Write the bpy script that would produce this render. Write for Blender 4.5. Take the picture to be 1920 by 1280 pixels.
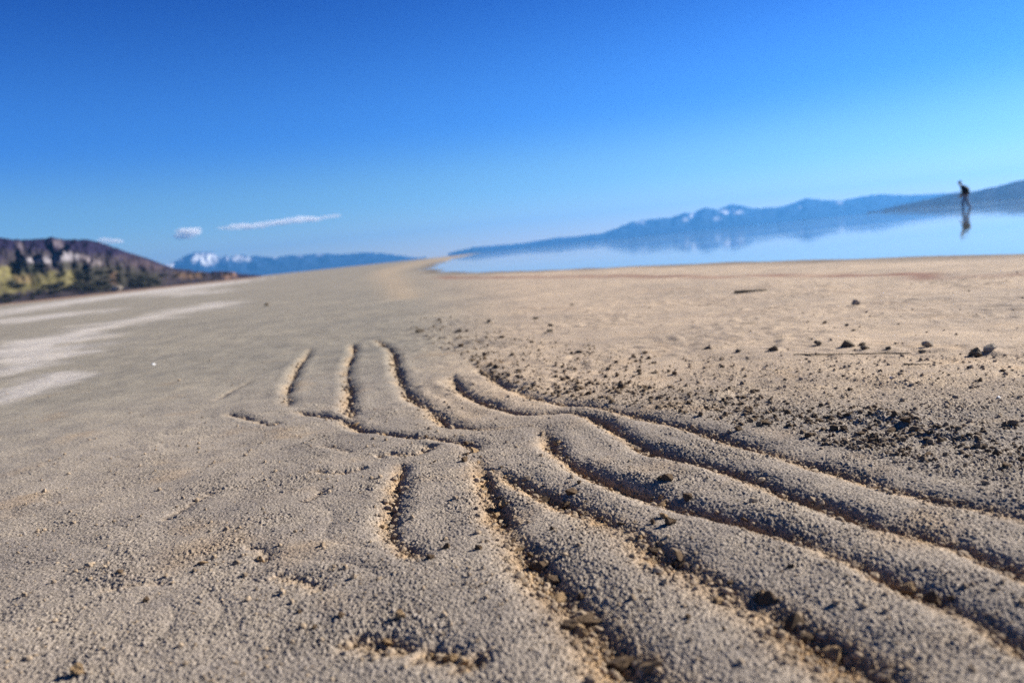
import bpy, bmesh, math, random
import numpy as np
from mathutils import Vector, Matrix

for o in list(bpy.data.objects):
    bpy.data.objects.remove(o)
sc = bpy.context.scene
COL = sc.collection
random.seed(7)
rng = np.random.default_rng(7)
R = math.radians

# ------------------------------------------------------------------ camera
PF = 1507.0                                   # focal length in photo pixels (1920 wide)
CAM = Vector((0.0, 0.0, 0.30))
ROLL = R(5.85)
PITCH = math.atan(172 * math.cos(ROLL) / PF)
WATER_Z = -0.04
fw = Vector((0, math.cos(PITCH), -math.sin(PITCH)))
up0 = Vector((0, math.sin(PITCH), math.cos(PITCH)))
rt0 = Vector((1, 0, 0))
cr, sr = math.cos(ROLL), math.sin(ROLL)
RI = cr * rt0 - sr * up0
UI = sr * rt0 + cr * up0
cam = bpy.data.cameras.new('camera')
cam.sensor_width = 36
cam.lens = 36 * PF / 1920
cam.clip_start = 0.02
cam.clip_end = 60000
cam.dof.use_dof = True
cam.dof.focus_distance = 1.10
cam.dof.aperture_fstop = 4.9
co = bpy.data.objects.new('camera', cam)
COL.objects.link(co)
M = Matrix((RI, UI, -fw)).transposed().to_4x4()
M.translation = CAM
co.matrix_world = M
sc.camera = co

# ------------------------------------------------------------------ sky, sun, exposure
SUN_AZ, SUN_EL = R(68), R(26)                 # azimuth clockwise from +Y (to the right of the view)
w = bpy.data.worlds.new('World')
sc.world = w
w.use_nodes = True
nt = w.node_tree
bg = nt.nodes['Background']
sky = nt.nodes.new('ShaderNodeTexSky')
sky.sky_type = 'NISHITA'
sky.sun_disc = False
sky.sun_elevation = SUN_EL
sky.sun_rotation = SUN_AZ
sky.altitude = 1300
sky.air_density = 1.0
sky.dust_density = 0.0
sky.ozone_density = 3.0
hs = nt.nodes.new('ShaderNodeHueSaturation')
hs.inputs['Saturation'].default_value = 1.2
hs.inputs['Value'].default_value = 1.0
nt.links.new(sky.outputs[0], hs.inputs['Color'])
tn = nt.nodes.new('ShaderNodeMix'); tn.data_type = 'RGBA'; tn.blend_type = 'MULTIPLY'
tn.inputs[0].default_value = 1
# deeper blue upward, paler at the horizon; darkened above the view to cut blue fill
tcw = nt.nodes.new('ShaderNodeTexCoord'); sx = nt.nodes.new('ShaderNodeSeparateXYZ'); mr = nt.nodes.new('ShaderNodeMapRange')
mr.inputs['From Min'].default_value = -0.02; mr.inputs['From Max'].default_value = 1.0
nt.links.new(tcw.outputs['Generated'], sx.inputs[0]); nt.links.new(sx.outputs['Z'], mr.inputs['Value'])
tt = nt.nodes.new('ShaderNodeValToRGB'); tt.color_ramp.interpolation = 'EASE'
el_ = tt.color_ramp.elements
for k_ in range(3): el_.new(.5)
for k_, (p_, c_) in enumerate([(0.02, (1.12, .98, .93)), (.10, (.68, .90, 1.12)), (.18, (.34, .72, 1.30)), (.36, (.10, .38, .98)), (.62, (.05, .15, .32))]):
    el_[k_].position = p_; el_[k_].color = (*c_, 1)
nt.links.new(mr.outputs[0], tt.inputs[0]); nt.links.new(tt.outputs[0], tn.inputs[7])
nt.links.new(hs.outputs[0], tn.inputs[6])
nt.links.new(tn.outputs[2], bg.inputs[0])
bg.inputs[1].default_value = 0.052
sun = bpy.data.lights.new('sun', 'SUN')
sun.energy = 5.0
sun.angle = R(0.5)
sun.color = (1.0, 0.94, 0.84)
so = bpy.data.objects.new('sun', sun)
COL.objects.link(so)
sdir = Vector((math.sin(SUN_AZ) * math.cos(SUN_EL), math.cos(SUN_AZ) * math.cos(SUN_EL), math.sin(SUN_EL)))
so.rotation_euler = (-sdir).to_track_quat('-Z', 'Y').to_euler()
sc.view_settings.view_transform = 'Standard'
sc.view_settings.look = 'None'
sc.view_settings.gamma = 1
sc.view_settings.exposure = 1.15
sc.cycles.volume_bounces = 4
sc.cycles.max_bounces = 6
sc.cycles.use_denoising = False

# ------------------------------------------------------------------ helpers
def ray(x, y):
    x, y = float(x), float(y)
    return (fw + ((x - 960) / PF) * RI + ((640 - y) / PF) * UI).normalized()

def at(x, y, z=0.0):
    """photo pixel -> point on the level z"""
    d = ray(x, y)
    if d.z > -1e-4:
        d.z = -1e-4
    t = (z - CAM.z) / d.z
    return CAM + d * t

def far_dir(x, y):
    d = ray(x, y)
    h = math.hypot(d.x, d.y)
    return math.atan2(d.x, d.y), d.z / h

def project(P):
    """world points (n,3) -> photo pixels"""
    v = P - np.array(CAM)
    zf = np.maximum(v @ np.array(fw), 1e-6)
    return 960 + PF * (v @ np.array(RI)) / zf, 640 - PF * (v @ np.array(UI)) / zf

def hash2(ix, iy, seed):
    h = (ix.astype(np.uint32) * np.uint32(374761393)) ^ (iy.astype(np.uint32) * np.uint32(668265263)) ^ np.uint32((seed * 2246822519) & 0xffffffff)
    h = (h ^ (h >> np.uint32(13))) * np.uint32(1274126177)
    h = (h ^ (h >> np.uint32(16))) * np.uint32(2654435761)
    h = h ^ (h >> np.uint32(15))
    return h

def h01(ix, iy, seed):
    return (hash2(ix, iy, seed) >> np.uint32(8)).astype(np.float32) / np.float32(1 << 24)

def gnoise(x, y, seed=0):
    ix = np.floor(x); iy = np.floor(y)
    fx = (x - ix).astype(np.float32); fy = (y - iy).astype(np.float32)
    ix = ix.astype(np.int64); iy = iy.astype(np.int64)
    ux = fx * fx * fx * (fx * (fx * 6 - 15) + 10)
    uy = fy * fy * fy * (fy * (fy * 6 - 15) + 10)
    def g(dx, dy):
        a = h01(ix + dx, iy + dy, seed) * np.float32(2 * np.pi)
        return np.cos(a) * (fx - dx) + np.sin(a) * (fy - dy)
    a = g(0, 0); b = g(1, 0); c = g(0, 1); d = g(1, 1)
    return ((a + (b - a) * ux) * (1 - uy) + (c + (d - c) * ux) * uy) * np.float32(1.5)

def fbm(x, y, seed, octs=4):
    s = 0; a = 1.0; n = 0
    for i in range(octs):
        s = s + a * gnoise(x * 2 ** i, y * 2 ** i, seed + 31 * i); n += a; a *= 0.5
    return s / n

def pellets(x, y, cell, prob, rmin, rmax, seed, hfac=0.8):
    """little dome-shaped grains scattered on a jittered grid: height above the sheet"""
    gx = x / cell; gy = y / cell
    ix = np.floor(gx).astype(np.int64); iy = np.floor(gy).astype(np.int64)
    out = np.zeros(x.shape, np.float32)
    for dx in (-1, 0, 1):
        for dy in (-1, 0, 1):
            cx = ix + dx; cy = iy + dy
            px_ = (cx + h01(cx, cy, seed)) * cell
            py_ = (cy + h01(cx, cy, seed + 1)) * cell
            r = (rmin + (rmax - rmin) * h01(cx, cy, seed + 2) ** 2)
            on = h01(cx, cy, seed + 3) < prob
            q = 1 - ((x - px_) ** 2 + (y - py_) ** 2) / (r * r)
            hgt = np.where(on & (q > 0), np.sqrt(np.maximum(q, 0)) * r * hfac, 0)
            out = np.maximum(out, hgt.astype(np.float32))
    return out

def catmull(P, n=4):
    P = np.array(P, float)
    Q = np.vstack([2 * P[0] - P[1], P, 2 * P[-1] - P[-2]])
    out = []
    for i in range(1, len(Q) - 2):
        for k in range(n):
            t = k / n
            out.append(0.5 * ((2 * Q[i]) + (-Q[i - 1] + Q[i + 1]) * t + (2 * Q[i - 1] - 5 * Q[i] + 4 * Q[i + 1] - Q[i + 2]) * t * t
                              + (-Q[i - 1] + 3 * Q[i] - 3 * Q[i + 1] + Q[i + 2]) * t ** 3))
    out.append(P[-1])
    return np.array(out)

def poly_dist(x, y, L):
    """signed distance to an open polyline (left of travel > 0) and the place along it, 0..1"""
    best = np.full(x.shape, 1e9); sgn = np.ones(x.shape); par = np.zeros(x.shape)
    seg = np.linalg.norm(np.diff(L, axis=0), axis=1)
    cum = np.concatenate([[0], np.cumsum(seg)]); tot = cum[-1]
    for i in range(len(L) - 1):
        ax, ay = L[i]; dx, dy = L[i + 1] - L[i]
        l2 = dx * dx + dy * dy
        if l2 < 1e-12:
            continue
        t = np.clip(((x - ax) * dx + (y - ay) * dy) / l2, 0, 1)
        qx = x - ax - t * dx; qy = y - ay - t * dy
        d = qx * qx + qy * qy
        m = d < best
        best = np.where(m, d, best)
        sgn = np.where(m, np.where(dx * qy - dy * qx > 0, 1.0, -1.0), sgn)
        par = np.where(m, (cum[i] + t * seg[i]) / tot, par)
    return np.sqrt(best) * sgn, par

def inpoly(x, y, P):
    ins = np.zeros(x.shape, bool)
    n = len(P)
    for i in range(n):
        x0, y0 = P[i]; x1, y1 = P[(i + 1) % n]
        if y0 == y1:
            continue
        c = ((y0 > y) != (y1 > y)) & (x < (x1 - x0) * (y - y0) / (y1 - y0) + x0)
        ins ^= c
    return ins

def sstep(a, b, v):
    t = np.clip((v - a) / (b - a), 0, 1)
    return t * t * (3 - 2 * t)

def mesh_np(name, V, Q, mat, smooth=True, tris=False):
    k = 3 if tris else 4
    me = bpy.data.meshes.new(name)
    V = np.asarray(V, np.float32); Q = np.asarray(Q, np.int32)
    me.vertices.add(len(V)); me.vertices.foreach_set('co', V.ravel())
    me.loops.add(Q.size); me.loops.foreach_set('vertex_index', Q.ravel())
    me.polygons.add(len(Q))
    me.polygons.foreach_set('loop_start', np.arange(0, Q.size, k, dtype=np.int32))
    me.polygons.foreach_set('use_smooth', np.full(len(Q), smooth, dtype=bool))
    me.update(calc_edges=True)
    if mat:
        me.materials.append(mat)
    o = bpy.data.objects.new(name, me)
    COL.objects.link(o)
    return o

def set_attr(o, name, C):
    a = o.data.attributes.new(name, 'FLOAT_COLOR', 'POINT')
    C4 = np.ones((len(C), 4), np.float32); C4[:, :3] = C
    a.data.foreach_set('color', C4.ravel())

def tag(o, label=None, cat=None, group=None, kind=None):
    if label: o['label'] = label
    if cat: o['category'] = cat
    if group: o['group'] = group
    if kind: o['kind'] = kind
    return o

def new_mat(name):
    m = bpy.data.materials.new(name); m.use_nodes = True
    return m, m.node_tree, m.node_tree.nodes['Principled BSDF']

def N(nt, typ, **kw):
    n = nt.nodes.new(typ)
    for k, v in kw.items():
        setattr(n, k, v)
    return n

def noise_node(nt, scale, detail=3, rough=0.55, coord='Object', dist=0.0):
    tc = N(nt, 'ShaderNodeTexCoord')
    n = N(nt, 'ShaderNodeTexNoise')
    n.inputs['Scale'].default_value = scale
    n.inputs['Detail'].default_value = detail
    n.inputs['Roughness'].default_value = rough
    n.inputs['Distortion'].default_value = dist
    nt.links.new(tc.outputs[coord], n.inputs['Vector'])
    return n

def ramp(nt, src, stops):
    r = N(nt, 'ShaderNodeValToRGB')
    e = r.color_ramp.elements
    while len(e) < len(stops):
        e.new(0.5)
    for i, (p, c) in enumerate(stops):
        e[i].position = p
        e[i].color = (c, c, c, 1) if not isinstance(c, tuple) else (*c, 1)
    nt.links.new(src, r.inputs[0])
    return r

def mult(nt, a, b, fac=1.0):
    m = N(nt, 'ShaderNodeMix', data_type='RGBA', blend_type='MULTIPLY')
    m.inputs[0].default_value = fac
    nt.links.new(a, m.inputs[6]); nt.links.new(b, m.inputs[7])
    return m.outputs[2]

def rock_mat(name, c1, c2, scale, rough=0.95, bump=0.6, bscale=None, bdist=0.002):
    m, nt, b = new_mat(name)
    n = noise_node(nt, scale, 4)
    r = ramp(nt, n.outputs[0], [(0.3, c1), (0.7, c2)])
    nt.links.new(r.outputs[0], b.inputs['Base Color'])
    b.inputs['Roughness'].default_value = rough
    b.inputs['Specular IOR Level'].default_value = 0.2
    n2 = noise_node(nt, bscale or scale * 3, 4)
    bp = N(nt, 'ShaderNodeBump'); bp.inputs['Strength'].default_value = bump; bp.inputs['Distance'].default_value = bdist
    nt.links.new(n2.outputs[0], bp.inputs['Height']); nt.links.new(bp.outputs[0], b.inputs['Normal'])
    return m

# ------------------------------------------------------------------ shoreline of the lake (world coordinates)
def w2(x, y, z=0.0):
    p = at(x, y, z); return (p.x, p.y)

def polar(px_x, dist):
    """ground point at a distance in the direction of the horizon at photo column px_x"""
    a, _ = far_dir(px_x, 468 - 0.1024 * (px_x - 960))
    return (math.sin(a) * dist, math.cos(a) * dist)

shore_px = [(1920, 476), (1850, 478), (1760, 481), (1680, 484), (1600, 486.5), (1500, 488), (1380, 492), (1280, 495.5),
            (1140, 501), (1040, 505.5), (973, 508.5), (915, 510.5), (870, 511), (835, 509.5), (812, 506), (806, 502.5), (812, 499)]
shore = [(60.0, -40.0), (14.0, -3.0), (6.5, 2.6)] + [w2(x, y, WATER_Z) for x, y in shore_px]
tipd = math.hypot(*shore[-1])
shore += [polar(826, tipd * 1.55), polar(850, tipd * 2.7), polar(872, tipd * 5), polar(888, tipd * 12), polar(897, 900), polar(903, 2500), polar(905, 5600)]
SHORE = np.array(shore)
LAKE = np.vstack([SHORE, [(200, 8600), (6000, 8000), (8600, 1000), (8000, -3000)]])

def shore_dist(x, y):
    d, _ = poly_dist(x, y, SHORE)
    d = np.abs(d)
    return np.where(inpoly(x, y, LAKE), -d, d)      # > 0 on land

# ------------------------------------------------------------------ ripple furrows traced over the sand
# (photo points, depth m, half width m)
FUR = [
 ([(893,850),(905,880),(926,935),(950,985),(985,1030),(1030,1082),(1085,1140),(1140,1200),(1195,1262),(1250,1330),(1330,1420)], .0145, .0135),
 ([(900,872),(955,893),(1010,914),(1070,940),(1130,966),(1190,1000),(1240,1035),(1310,1072),(1376,1106),(1440,1132),(1500,1168),(1570,1212),(1640,1258),(1740,1320),(1850,1400)], .0135, .0145),
 ([(1015,795),(1030,823),(1050,852),(1089,874),(1140,895),(1210,922),(1279,944),(1376,972),(1454,993),(1513,1012),(1560,1034),(1610,1050),(1660,1074),(1728,1104),(1806,1141),(1884,1178),(1990,1230)], .0125, .0130),
 ([(850,700),(852,716),(872,735),(907,752),(947,765),(990,774),(1040,772),(1085,773),(1123,785),(1150,800),(1185,822),(1220,838),(1298,860),(1376,884),(1435,906),(1493,929),(1552,945),(1610,964),(1661,981),(1728,996),(1806,1016),(1884,1050),(2000,1100)], .0120, .0135),
 ([(885,682),(910,698),(940,716),(985,736),(1045,750),(1110,760),(1170,770),(1230,784),(1300,800),(1380,826),(1463,850),(1540,874),(1613,894),(1680,912),(1760,930),(1850,945),(1980,975)], .0085, .0150),
 ([(704,634),(720,646),(736,660),(742,684),(750,712),(766,738),(788,755),(813,772),(842,792),(890,799),(940,800),(978,796),(1015,795)], .0105, .0130),
 ([(660,640),(663,656),(656,676),(650,702),(656,732),(652,756),(660,780),(672,796)], .0095, .0130),
 ([(545,768),(575,772),(612,779),(645,788),(664,797),(690,807),(735,811),(790,818),(845,824),(885,832),(897,850)], .0105, .0120),
 ([(582,650),(572,668),(556,690),(544,715),(538,740),(545,768)], .0085, .0130),
 ([(700,856),(730,850),(760,850),(790,845),(812,832)], .0065, .0110),
 ([(757,862),(750,885),(742,920),(734,950),(730,985),(742,1010),(762,1028),(790,1042),(812,1050)], .0085, .0110),
 ([(640,1192),(690,1198),(735,1204),(785,1214),(840,1226),(880,1238),(925,1252)], .0080, .0140),
 ([(515,1072),(545,1082),(580,1092),(612,1108)], .0050, .0100),
 ([(424,772),(455,780),(490,790),(525,797)], .0065, .0100),
 ([(585,880),(615,884),(650,882),(690,872)], .0045, .0100),
 ([(405,752),(425,735),(450,722),(475,712)], .0045, .0120),
 ([(300,975),(335,955),(370,935),(410,915)], .0035, .0090),
 ([(560,940),(585,930),(612,915)], .0035, .0090),
 ([(455,1030),(480,1025),(500,1040),(480,1055)], .0040, .0090),
 ([(180,1105),(250,1092),(320,1085)], .0030, .0080),
 ([(600,832),(640,842),(665,848)], .0035, .0090),
]
FURW = []
for k, (pts, dep, wd) in enumerate(FUR):
    W = [w2(x, y) for x, y in pts]
    if k < 5:                                                # the long ones run on beyond the right edge of the view
        (ax, ay), (bx, by) = W[-3], W[-1]
        q = .42 / math.hypot(bx - ax, by - ay)
        W += [(bx + (bx - ax) * q * .5 + .01, by + (by - ay) * q * .5), (bx + (bx - ax) * q, by + (by - ay) * q + .02)]
    L = catmull(W, 4)
    FURW.append((L, dep, wd * 1.12))

def furrows(x, y):
    """height of the furrows and their mask (0..1)"""
    h = np.zeros(x.shape); mk = np.zeros(x.shape); lip = np.zeros(x.shape); broad = np.zeros(x.shape)
    wob = gnoise(x / .022, y / .022, 51) * .0034 + gnoise(x / .009, y / .009, 52) * .0020 + gnoise(x / .004, y / .004, 53) * .0008
    for L, dep, wd in FURW:
        mg = wd * 6
        lo = L.min(0) - mg; hi = L.max(0) + mg
        sel = np.nonzero((x > lo[0]) & (x < hi[0]) & (y > lo[1]) & (y < hi[1]))[0]
        if not len(sel):
            continue
        s, t = poly_dist(x[sel], y[sel], L)
        s = s + wob[sel]
        env = sstep(-0.001, 0.10, t) * sstep(1.001, 0.90, t)
        env = env * (0.80 + 0.55 * gnoise(t * 13.0 + dep * 5000, t * 0 + wd * 999, 71))
        env = np.where(np.abs(s) > 0, env, env)
        wide = dep > .013                                    # the two front furrows open into flat-floored troughs
        wv = wd * (1 + (1.4 * t if wide else 0))
        wl = np.where(s > 0, wv * 0.55, wv * 0.95)          # the side towards the sun is the steeper one
        q = np.abs(s) / wl
        prof = np.exp(-q ** (3.5 if wide else 2.0))
        S = wv * 3.0
        dome = dep * (.66 if wide else .98) * env * np.clip(1 - np.abs(s) / S, 0, 1) ** 2
        broad[sel] = np.maximum(broad[sel], dome)
        h[sel] = np.minimum(h[sel], -dep * (.36 if wide else .36) * env * prof)
        mk[sel] = np.maximum(mk[sel], min(dep / .0095, 1) ** 1.5 * env * np.exp(-(q * 0.85) ** 2.2))
        lip[sel] = np.maximum(lip[sel], dep * 0.12 * env * np.exp(-((np.abs(s) - wv * 2.0) / (wv * 1.2)) ** 2))
    return h + lip * (1 - mk) - broad, mk

pxp = lambda pts: np.array([w2(x, y) for x, y in pts])
ZONE_DARK = pxp([(885,678),(950,683),(1040,705),(1150,716),(1290,722),(1420,738),(1500,765),(1600,752),(1700,775),(1725,805),(1880,790),(2100,810),(2350,830),
                 (2300,930),(2000,905),(1850,885),(1700,862),(1560,838),(1440,806),(1330,785),(1230,768),(1100,752),(985,730),(905,700)])
ZONE_MID = pxp([(755,585),(850,600),(940,622),(1060,640),(1180,660),(1280,690),(1300,722),(1150,716),(1040,705),(950,683),(880,675),(800,650),(770,620)])
ZONE_STRIP = pxp([(712,500),(745,497),(790,555),(870,605),(950,655),(885,682),(800,640),(742,585)])
ZONE_RIGHT = pxp([(1280,660),(1500,672),(1700,665),(2000,660),(2700,640),(2600,1000),(1960,960),(1700,880),(1500,800),(1400,740),(1290,720)])

def base_height(x, y):
    r = np.hypot(x, y)
    sd = shore_dist(x, y)
    sd = sd + gnoise(x * 1.3, y * 1.3, 5) * np.clip(0.07 * r / 5, 0.02, 0.5) + gnoise(x * .25, y * .25, 6) * np.clip(0.15 * r / 8, 0, 1.5) * (r > 3)
    z = np.where(sd > 0, WATER_Z + 0.04 * np.clip(sd / 2.0, 0, 1), WATER_Z - np.minimum(0.0028 * -sd, 1.6) - 0.012 * sstep(0, .25, -sd))
    # the flat falls very gently towards the hills on the left
    z = z - 1.7 * sstep(6, 420, -x - 0.10 * y) * (sd > 0)
    return z, sd

def mid_height(x, y):
    r = np.hypot(x, y)
    near = sstep(9, 3.5, r)
    z = gnoise(x / .17, y / .17, 11) * .0040 * near + gnoise(x / .06, y / .06, 12) * .0016 * near
    # faint worn ripples on the left of the deep ones
    u = (x * .80 + y * .60) / .062 + gnoise(x / .16, y / .16, 14) * 1.1
    z += .0016 * (1 - np.abs(np.sin(u * np.pi))) ** 1.6 * -1 * sstep(.02, -.10, x + .10 * y) * sstep(.55, .8, r) * sstep(2.3, 1.5, r) * sstep(-.1, .35, gnoise(x / .3, y / .3, 15))
    # rough, crumbly ground on the right of the ripples
    rg = sstep(-.20, -.10, np.arctan2(x, y)) * sstep(1.25, 1.7, r) * sstep(5.5, 3.0, r) * sstep(-.35, .25, fbm(x / .4, y / .4, 16, 2))
    z += rg * (gnoise(x / .030, y / .030, 17) * .0022 + np.maximum(gnoise(x / .055, y / .055, 18) - .15, 0) * .007)
    z += gnoise(x / .7, y / .7, 13) * .006 * sstep(0.8, 2.5, r) * sstep(60, 10, r)
    return z

MOUNDS = [(w2(1690, 792), .045, .011), (w2(1620, 782), .03, .006), (w2(1800, 815), .05, .007), (w2(1340, 745), .05, .006), (w2(1020, 715), .06, .006)]
def ground(x, y):
    z, sd = base_height(x, y)
    f, mk = furrows(x, y)
    z = z + mid_height(x, y) * sstep(.1, 1.4, np.abs(sd)) + f
    for (mx, my), mr, mh in MOUNDS:
        sel = np.nonzero((np.abs(x - mx) < 4 * mr) & (np.abs(y - my) < 4 * mr))[0]
        if len(sel):
            q = np.hypot(x[sel] - mx, (y[sel] - my) * 1.2) / mr + .5 * gnoise(x[sel] / .02, y[sel] / .02, 91)
            z[sel] += mh * np.exp(-np.maximum(q, 0) ** 2)
    return z, sd, mk

def ground_z(x, y):
    z, _, _ = ground(np.array([x], float), np.array([y], float))
    return float(z[0])

# ------------------------------------------------------------------ the ground: one polar sheet round the camera foot, dense in front
def build_ground():
    rr = np.concatenate([np.geomspace(0.10, 0.33, 40, endpoint=False), np.geomspace(0.33, 0.62, 430, endpoint=False),
                         np.geomspace(0.62, 1.6, 640, endpoint=False), np.geomspace(1.6, 5, 420, endpoint=False),
                         np.geomspace(5, 60, 160, endpoint=False), np.geomspace(60, 9000, 50)])
    A = R(47)
    th = np.concatenate([np.linspace(-A, A, 1600), np.linspace(A, 2 * math.pi - A, 150)[1:-1]])
    nr, na = len(rr), len(th)
    rg, tg = np.meshgrid(rr, th, indexing='ij')
    x = (rg * np.sin(tg)).ravel(); y = (rg * np.cos(tg)).ravel(); r = rg.ravel()
    z, sd, mk = ground(x, y)
    # grains: real relief where the sheet is fine enough
    sel = np.nonzero((r < 3.2) & (np.abs(tg.ravel()) < A + .01))[0]
    xs, ys, rs = x[sel], y[sel], r[sel]
    fade = sstep(3.0, 1.0, rs)
    wxs = gnoise(xs / .0028, ys / .0028, 141) * .0009; wys = gnoise(xs / .0028 + 9, ys / .0028, 142) * .0009
    xs0, ys0 = xs, ys; xs = xs + wxs; ys = ys + wys
    g = pellets(xs, ys, .0026, .9, .0006, .0017, 101, 1.25)
    g = np.maximum(g, pellets(xs, ys, .0070, .30, .0009, .0026, 111, 1.1))
    g = np.maximum(g, pellets(xs + .1, ys, .022, .12, .0016, .0040, 121, 0.9) * (0.35 + 0.65 * (gnoise(xs / .12, ys / .12, 19) > 0)))
    xs, ys = xs0, ys0
    g = g * (1 + .45 * gnoise(xs / .0045, ys / .0045, 143))
    fin = gnoise(xs / .0030, ys / .0030, 131) * .0007 + gnoise(xs / .0016, ys / .0016, 132) * .0004
    rough = 0.34 + 0.75 * sstep(-.25, .6, fbm(xs / .10, ys / .10, 17, 3)) + 0.6 * mk[sel]
    zr = inpoly(xs, ys, ZONE_RIGHT) | inpoly(xs, ys, ZONE_DARK) | inpoly(xs, ys, ZONE_STRIP)
    rough = rough + 0.5 * zr
    z[sel] += (g * rough + fin) * fade
    # ---- what colour the sand is
    C = np.empty((len(x), 3), np.float32)
    grey = np.array((.348, .300, .254)); warm = np.array((.47, .31, .16)); tan = np.array((.475, .375, .278))
    right = np.clip(sstep(-.17, -.08, np.arctan2(x, y)) * sstep(1.2, 1.75, r), 0, 1)
    C[:] = grey
    n1 = fbm(x / .35, y / .35, 21, 3)
    rightn = np.clip(right + n1 * .25 * (right > 0), 0, 1)[:, None]
    C[:] = C * (1 - rightn) + tan * rightn
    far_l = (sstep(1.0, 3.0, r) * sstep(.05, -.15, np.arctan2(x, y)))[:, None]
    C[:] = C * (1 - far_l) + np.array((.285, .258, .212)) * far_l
    wm = np.clip(mk * 0.85 * (0.45 + .55 * sstep(2.2, 1.1, r)) + 0.35 * sstep(.15, .7, fbm(x / .16, y / .16, 23, 3)) * sstep(4, 1.5, r), 0, 1)[:, None]
    C[:] = C * (1 - wm) + warm * wm
    # pale salt crust in streaks over the left flat
    ppx, ppy = project(np.stack([x, y, np.zeros_like(x)], 1))
    front = y > 0.2
    salt = np.zeros(len(x))
    polys = [[(0,582),(130,563),(300,541),(430,528),(470,522),(430,534),(330,545),(200,560),(90,576),(0,592)],
             [(0,600),(70,592),(160,583),(185,584),(120,594),(40,604),(0,606)],
             [(0,655),(60,636),(140,622),(215,604),(300,588),(400,568),(415,572),(330,590),(245,606),(170,625),(150,640),(110,652),(150,662),(100,680),(0,700)],
             [(290,545),(390,546),(396,550),(300,552)],
             [(0,733),(60,715),(110,700),(140,700),(120,716),(60,738),(0,750)]]
    wx = gnoise(x / .5, y / .5, 41) + gnoise(x / .12, y / .12, 42) * .5
    for P in polys:
        W = np.array([w2(a, b) for a, b in P])
        c = W.mean(0)
        s, _ = poly_dist(x, y, np.vstack([W, W[:1]]))
        ins = inpoly(x, y, W)
        d = np.where(ins, np.abs(s), -np.abs(s)) / (0.06 * np.maximum(r, .5))
        salt = np.maximum(salt, sstep(-.75, 0.45, d + wx * .8) * front)
    salt = (salt * 0.95)[:, None]
    C[:] = C * (1 - salt) + np.array((.54, .50, .46)) * salt
    # rusty strip where the flat meets the hill
    rust = (.7 * sstep(-.35, .35, gnoise(x / 14, y / 30, 48) + .2) * sstep(75, 110, r) * sstep(400, 300, r) * sstep(-.27, -.32, np.arctan2(x, y)))[:, None]
    C[:] = C * (1 - rust) + np.array((.34, .16, .075)) * rust
    # red-brown wrack line behind the water, damp edge at the water
    Wl = np.array([(9, 1.0), (5.6, 2.6)] + [w2(a, b) for a, b in [(1920,511),(1750,510),(1647,511),(1513,513),(1447,513),(1280,517),(1140,516),(1050,517),(973,518),(880,519),(815,517)]])
    s, t = poly_dist(x, y, catmull(Wl, 3))
    wr = np.exp(-((s + gnoise(x * 2.2, y * 2.2, 43) * .10) / (.055 + .012 * np.clip(r, 0, 12))) ** 2) * (0.25 + 0.75 * sstep(.25, .5, t))
    wr = (wr * (0.45 + .45 * sstep(-.3, .4, gnoise(x * 3, y * 3, 44))) * (r > 2))[:, None]
    C[:] = C * (1 - wr) + np.array((.20, .072, .05)) * wr
    # faint brown tide lines further up
    for k, (pts, wid, am) in enumerate([([(1290,560),(1500,556),(1700,570),(1920,566)], .03, .35), ([(1000,575),(1200,590),(1500,583),(1920,585)], .03, .25),
                                       ([(1150,548),(1400,538),(1650,545),(1920,540)], .05, .25)]):
        s, t = poly_dist(x, y, catmull([w2(a, b) for a, b in pts], 4))
        v = (np.exp(-((s + gnoise(x * 3, y * 3, 46 + k) * .08) / wid) ** 2) * am * sstep(-.2, .4, gnoise(x * 2, y * 5, 49 + k)))[:, None]
        C[:] = C * (1 - v) + np.array((.27, .18, .12)) * v
    wet = (sstep(.75, .08, sd - .05 * gnoise(x * 2, y * 2, 47)) * (r < 60))[:, None] * .75
    C[:] = C * (1 - wet) + np.array((.10, .085, .075)) * wet
    # narrow footpath-like paler trail running along the spit
    Wp = catmull([w2(a, b) for a, b in [(760,560),(740,530),(728,510),(750,500),(800,490),(850,483)]], 4)
    s, t = poly_dist(x, y, Wp)
    tr = (np.exp(-(s / (0.022 * np.maximum(r, 1))) ** 2) * .65 * (r > 2))[:, None]
    C[:] = C * (1 - tr) + np.array((.44, .345, .24)) * tr
    # deep water bed
    C[:] = np.where((sd < -.5)[:, None], np.array((.10, .10, .09)), C)
    V = np.stack([x, y, z], 1)
    i = np.arange(nr - 1)[:, None] * na; j = np.arange(na)[None, :]; j2 = (j + 1) % na
    Q = np.stack([i + j, i + j2, i + na + j2, i + na + j], -1).reshape(-1, 4)[:, ::-1]
    V = np.vstack([V, [[0, 0, V[:na, 2].mean()]]])
    C = np.vstack([C, [grey]])
    m, nt, b = new_mat('sand')
    at_ = N(nt, 'ShaderNodeAttribute', attribute_name='tint')
    nA = noise_node(nt, 560, 3, .7)
    rA = ramp(nt, nA.outputs[0], [(0.30, .42), (0.52, 1.0), (0.72, 1.45)])
    nB = noise_node(nt, 45, 4, .6)
    rB = ramp(nt, nB.outputs[0], [(0.3, (.86, .86, .88)), (0.7, (1.12, 1.10, 1.06))])
    nC = noise_node(nt, 260, 3, .6)
    rC = ramp(nt, nC.outputs[0], [(0.3, .72), (0.7, 1.22)])
    nD = noise_node(nt, 1.6, 5, .6)
    rD = ramp(nt, nD.outputs[0], [(0.3, (.80, .81, .84)), (0.7, (1.15, 1.13, 1.10))])
    nE = noise_node(nt, 9, 4, .6)
    rE = ramp(nt, nE.outputs[0], [(0.3, (.86, .86, .88)), (0.7, (1.12, 1.11, 1.08))])
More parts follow.
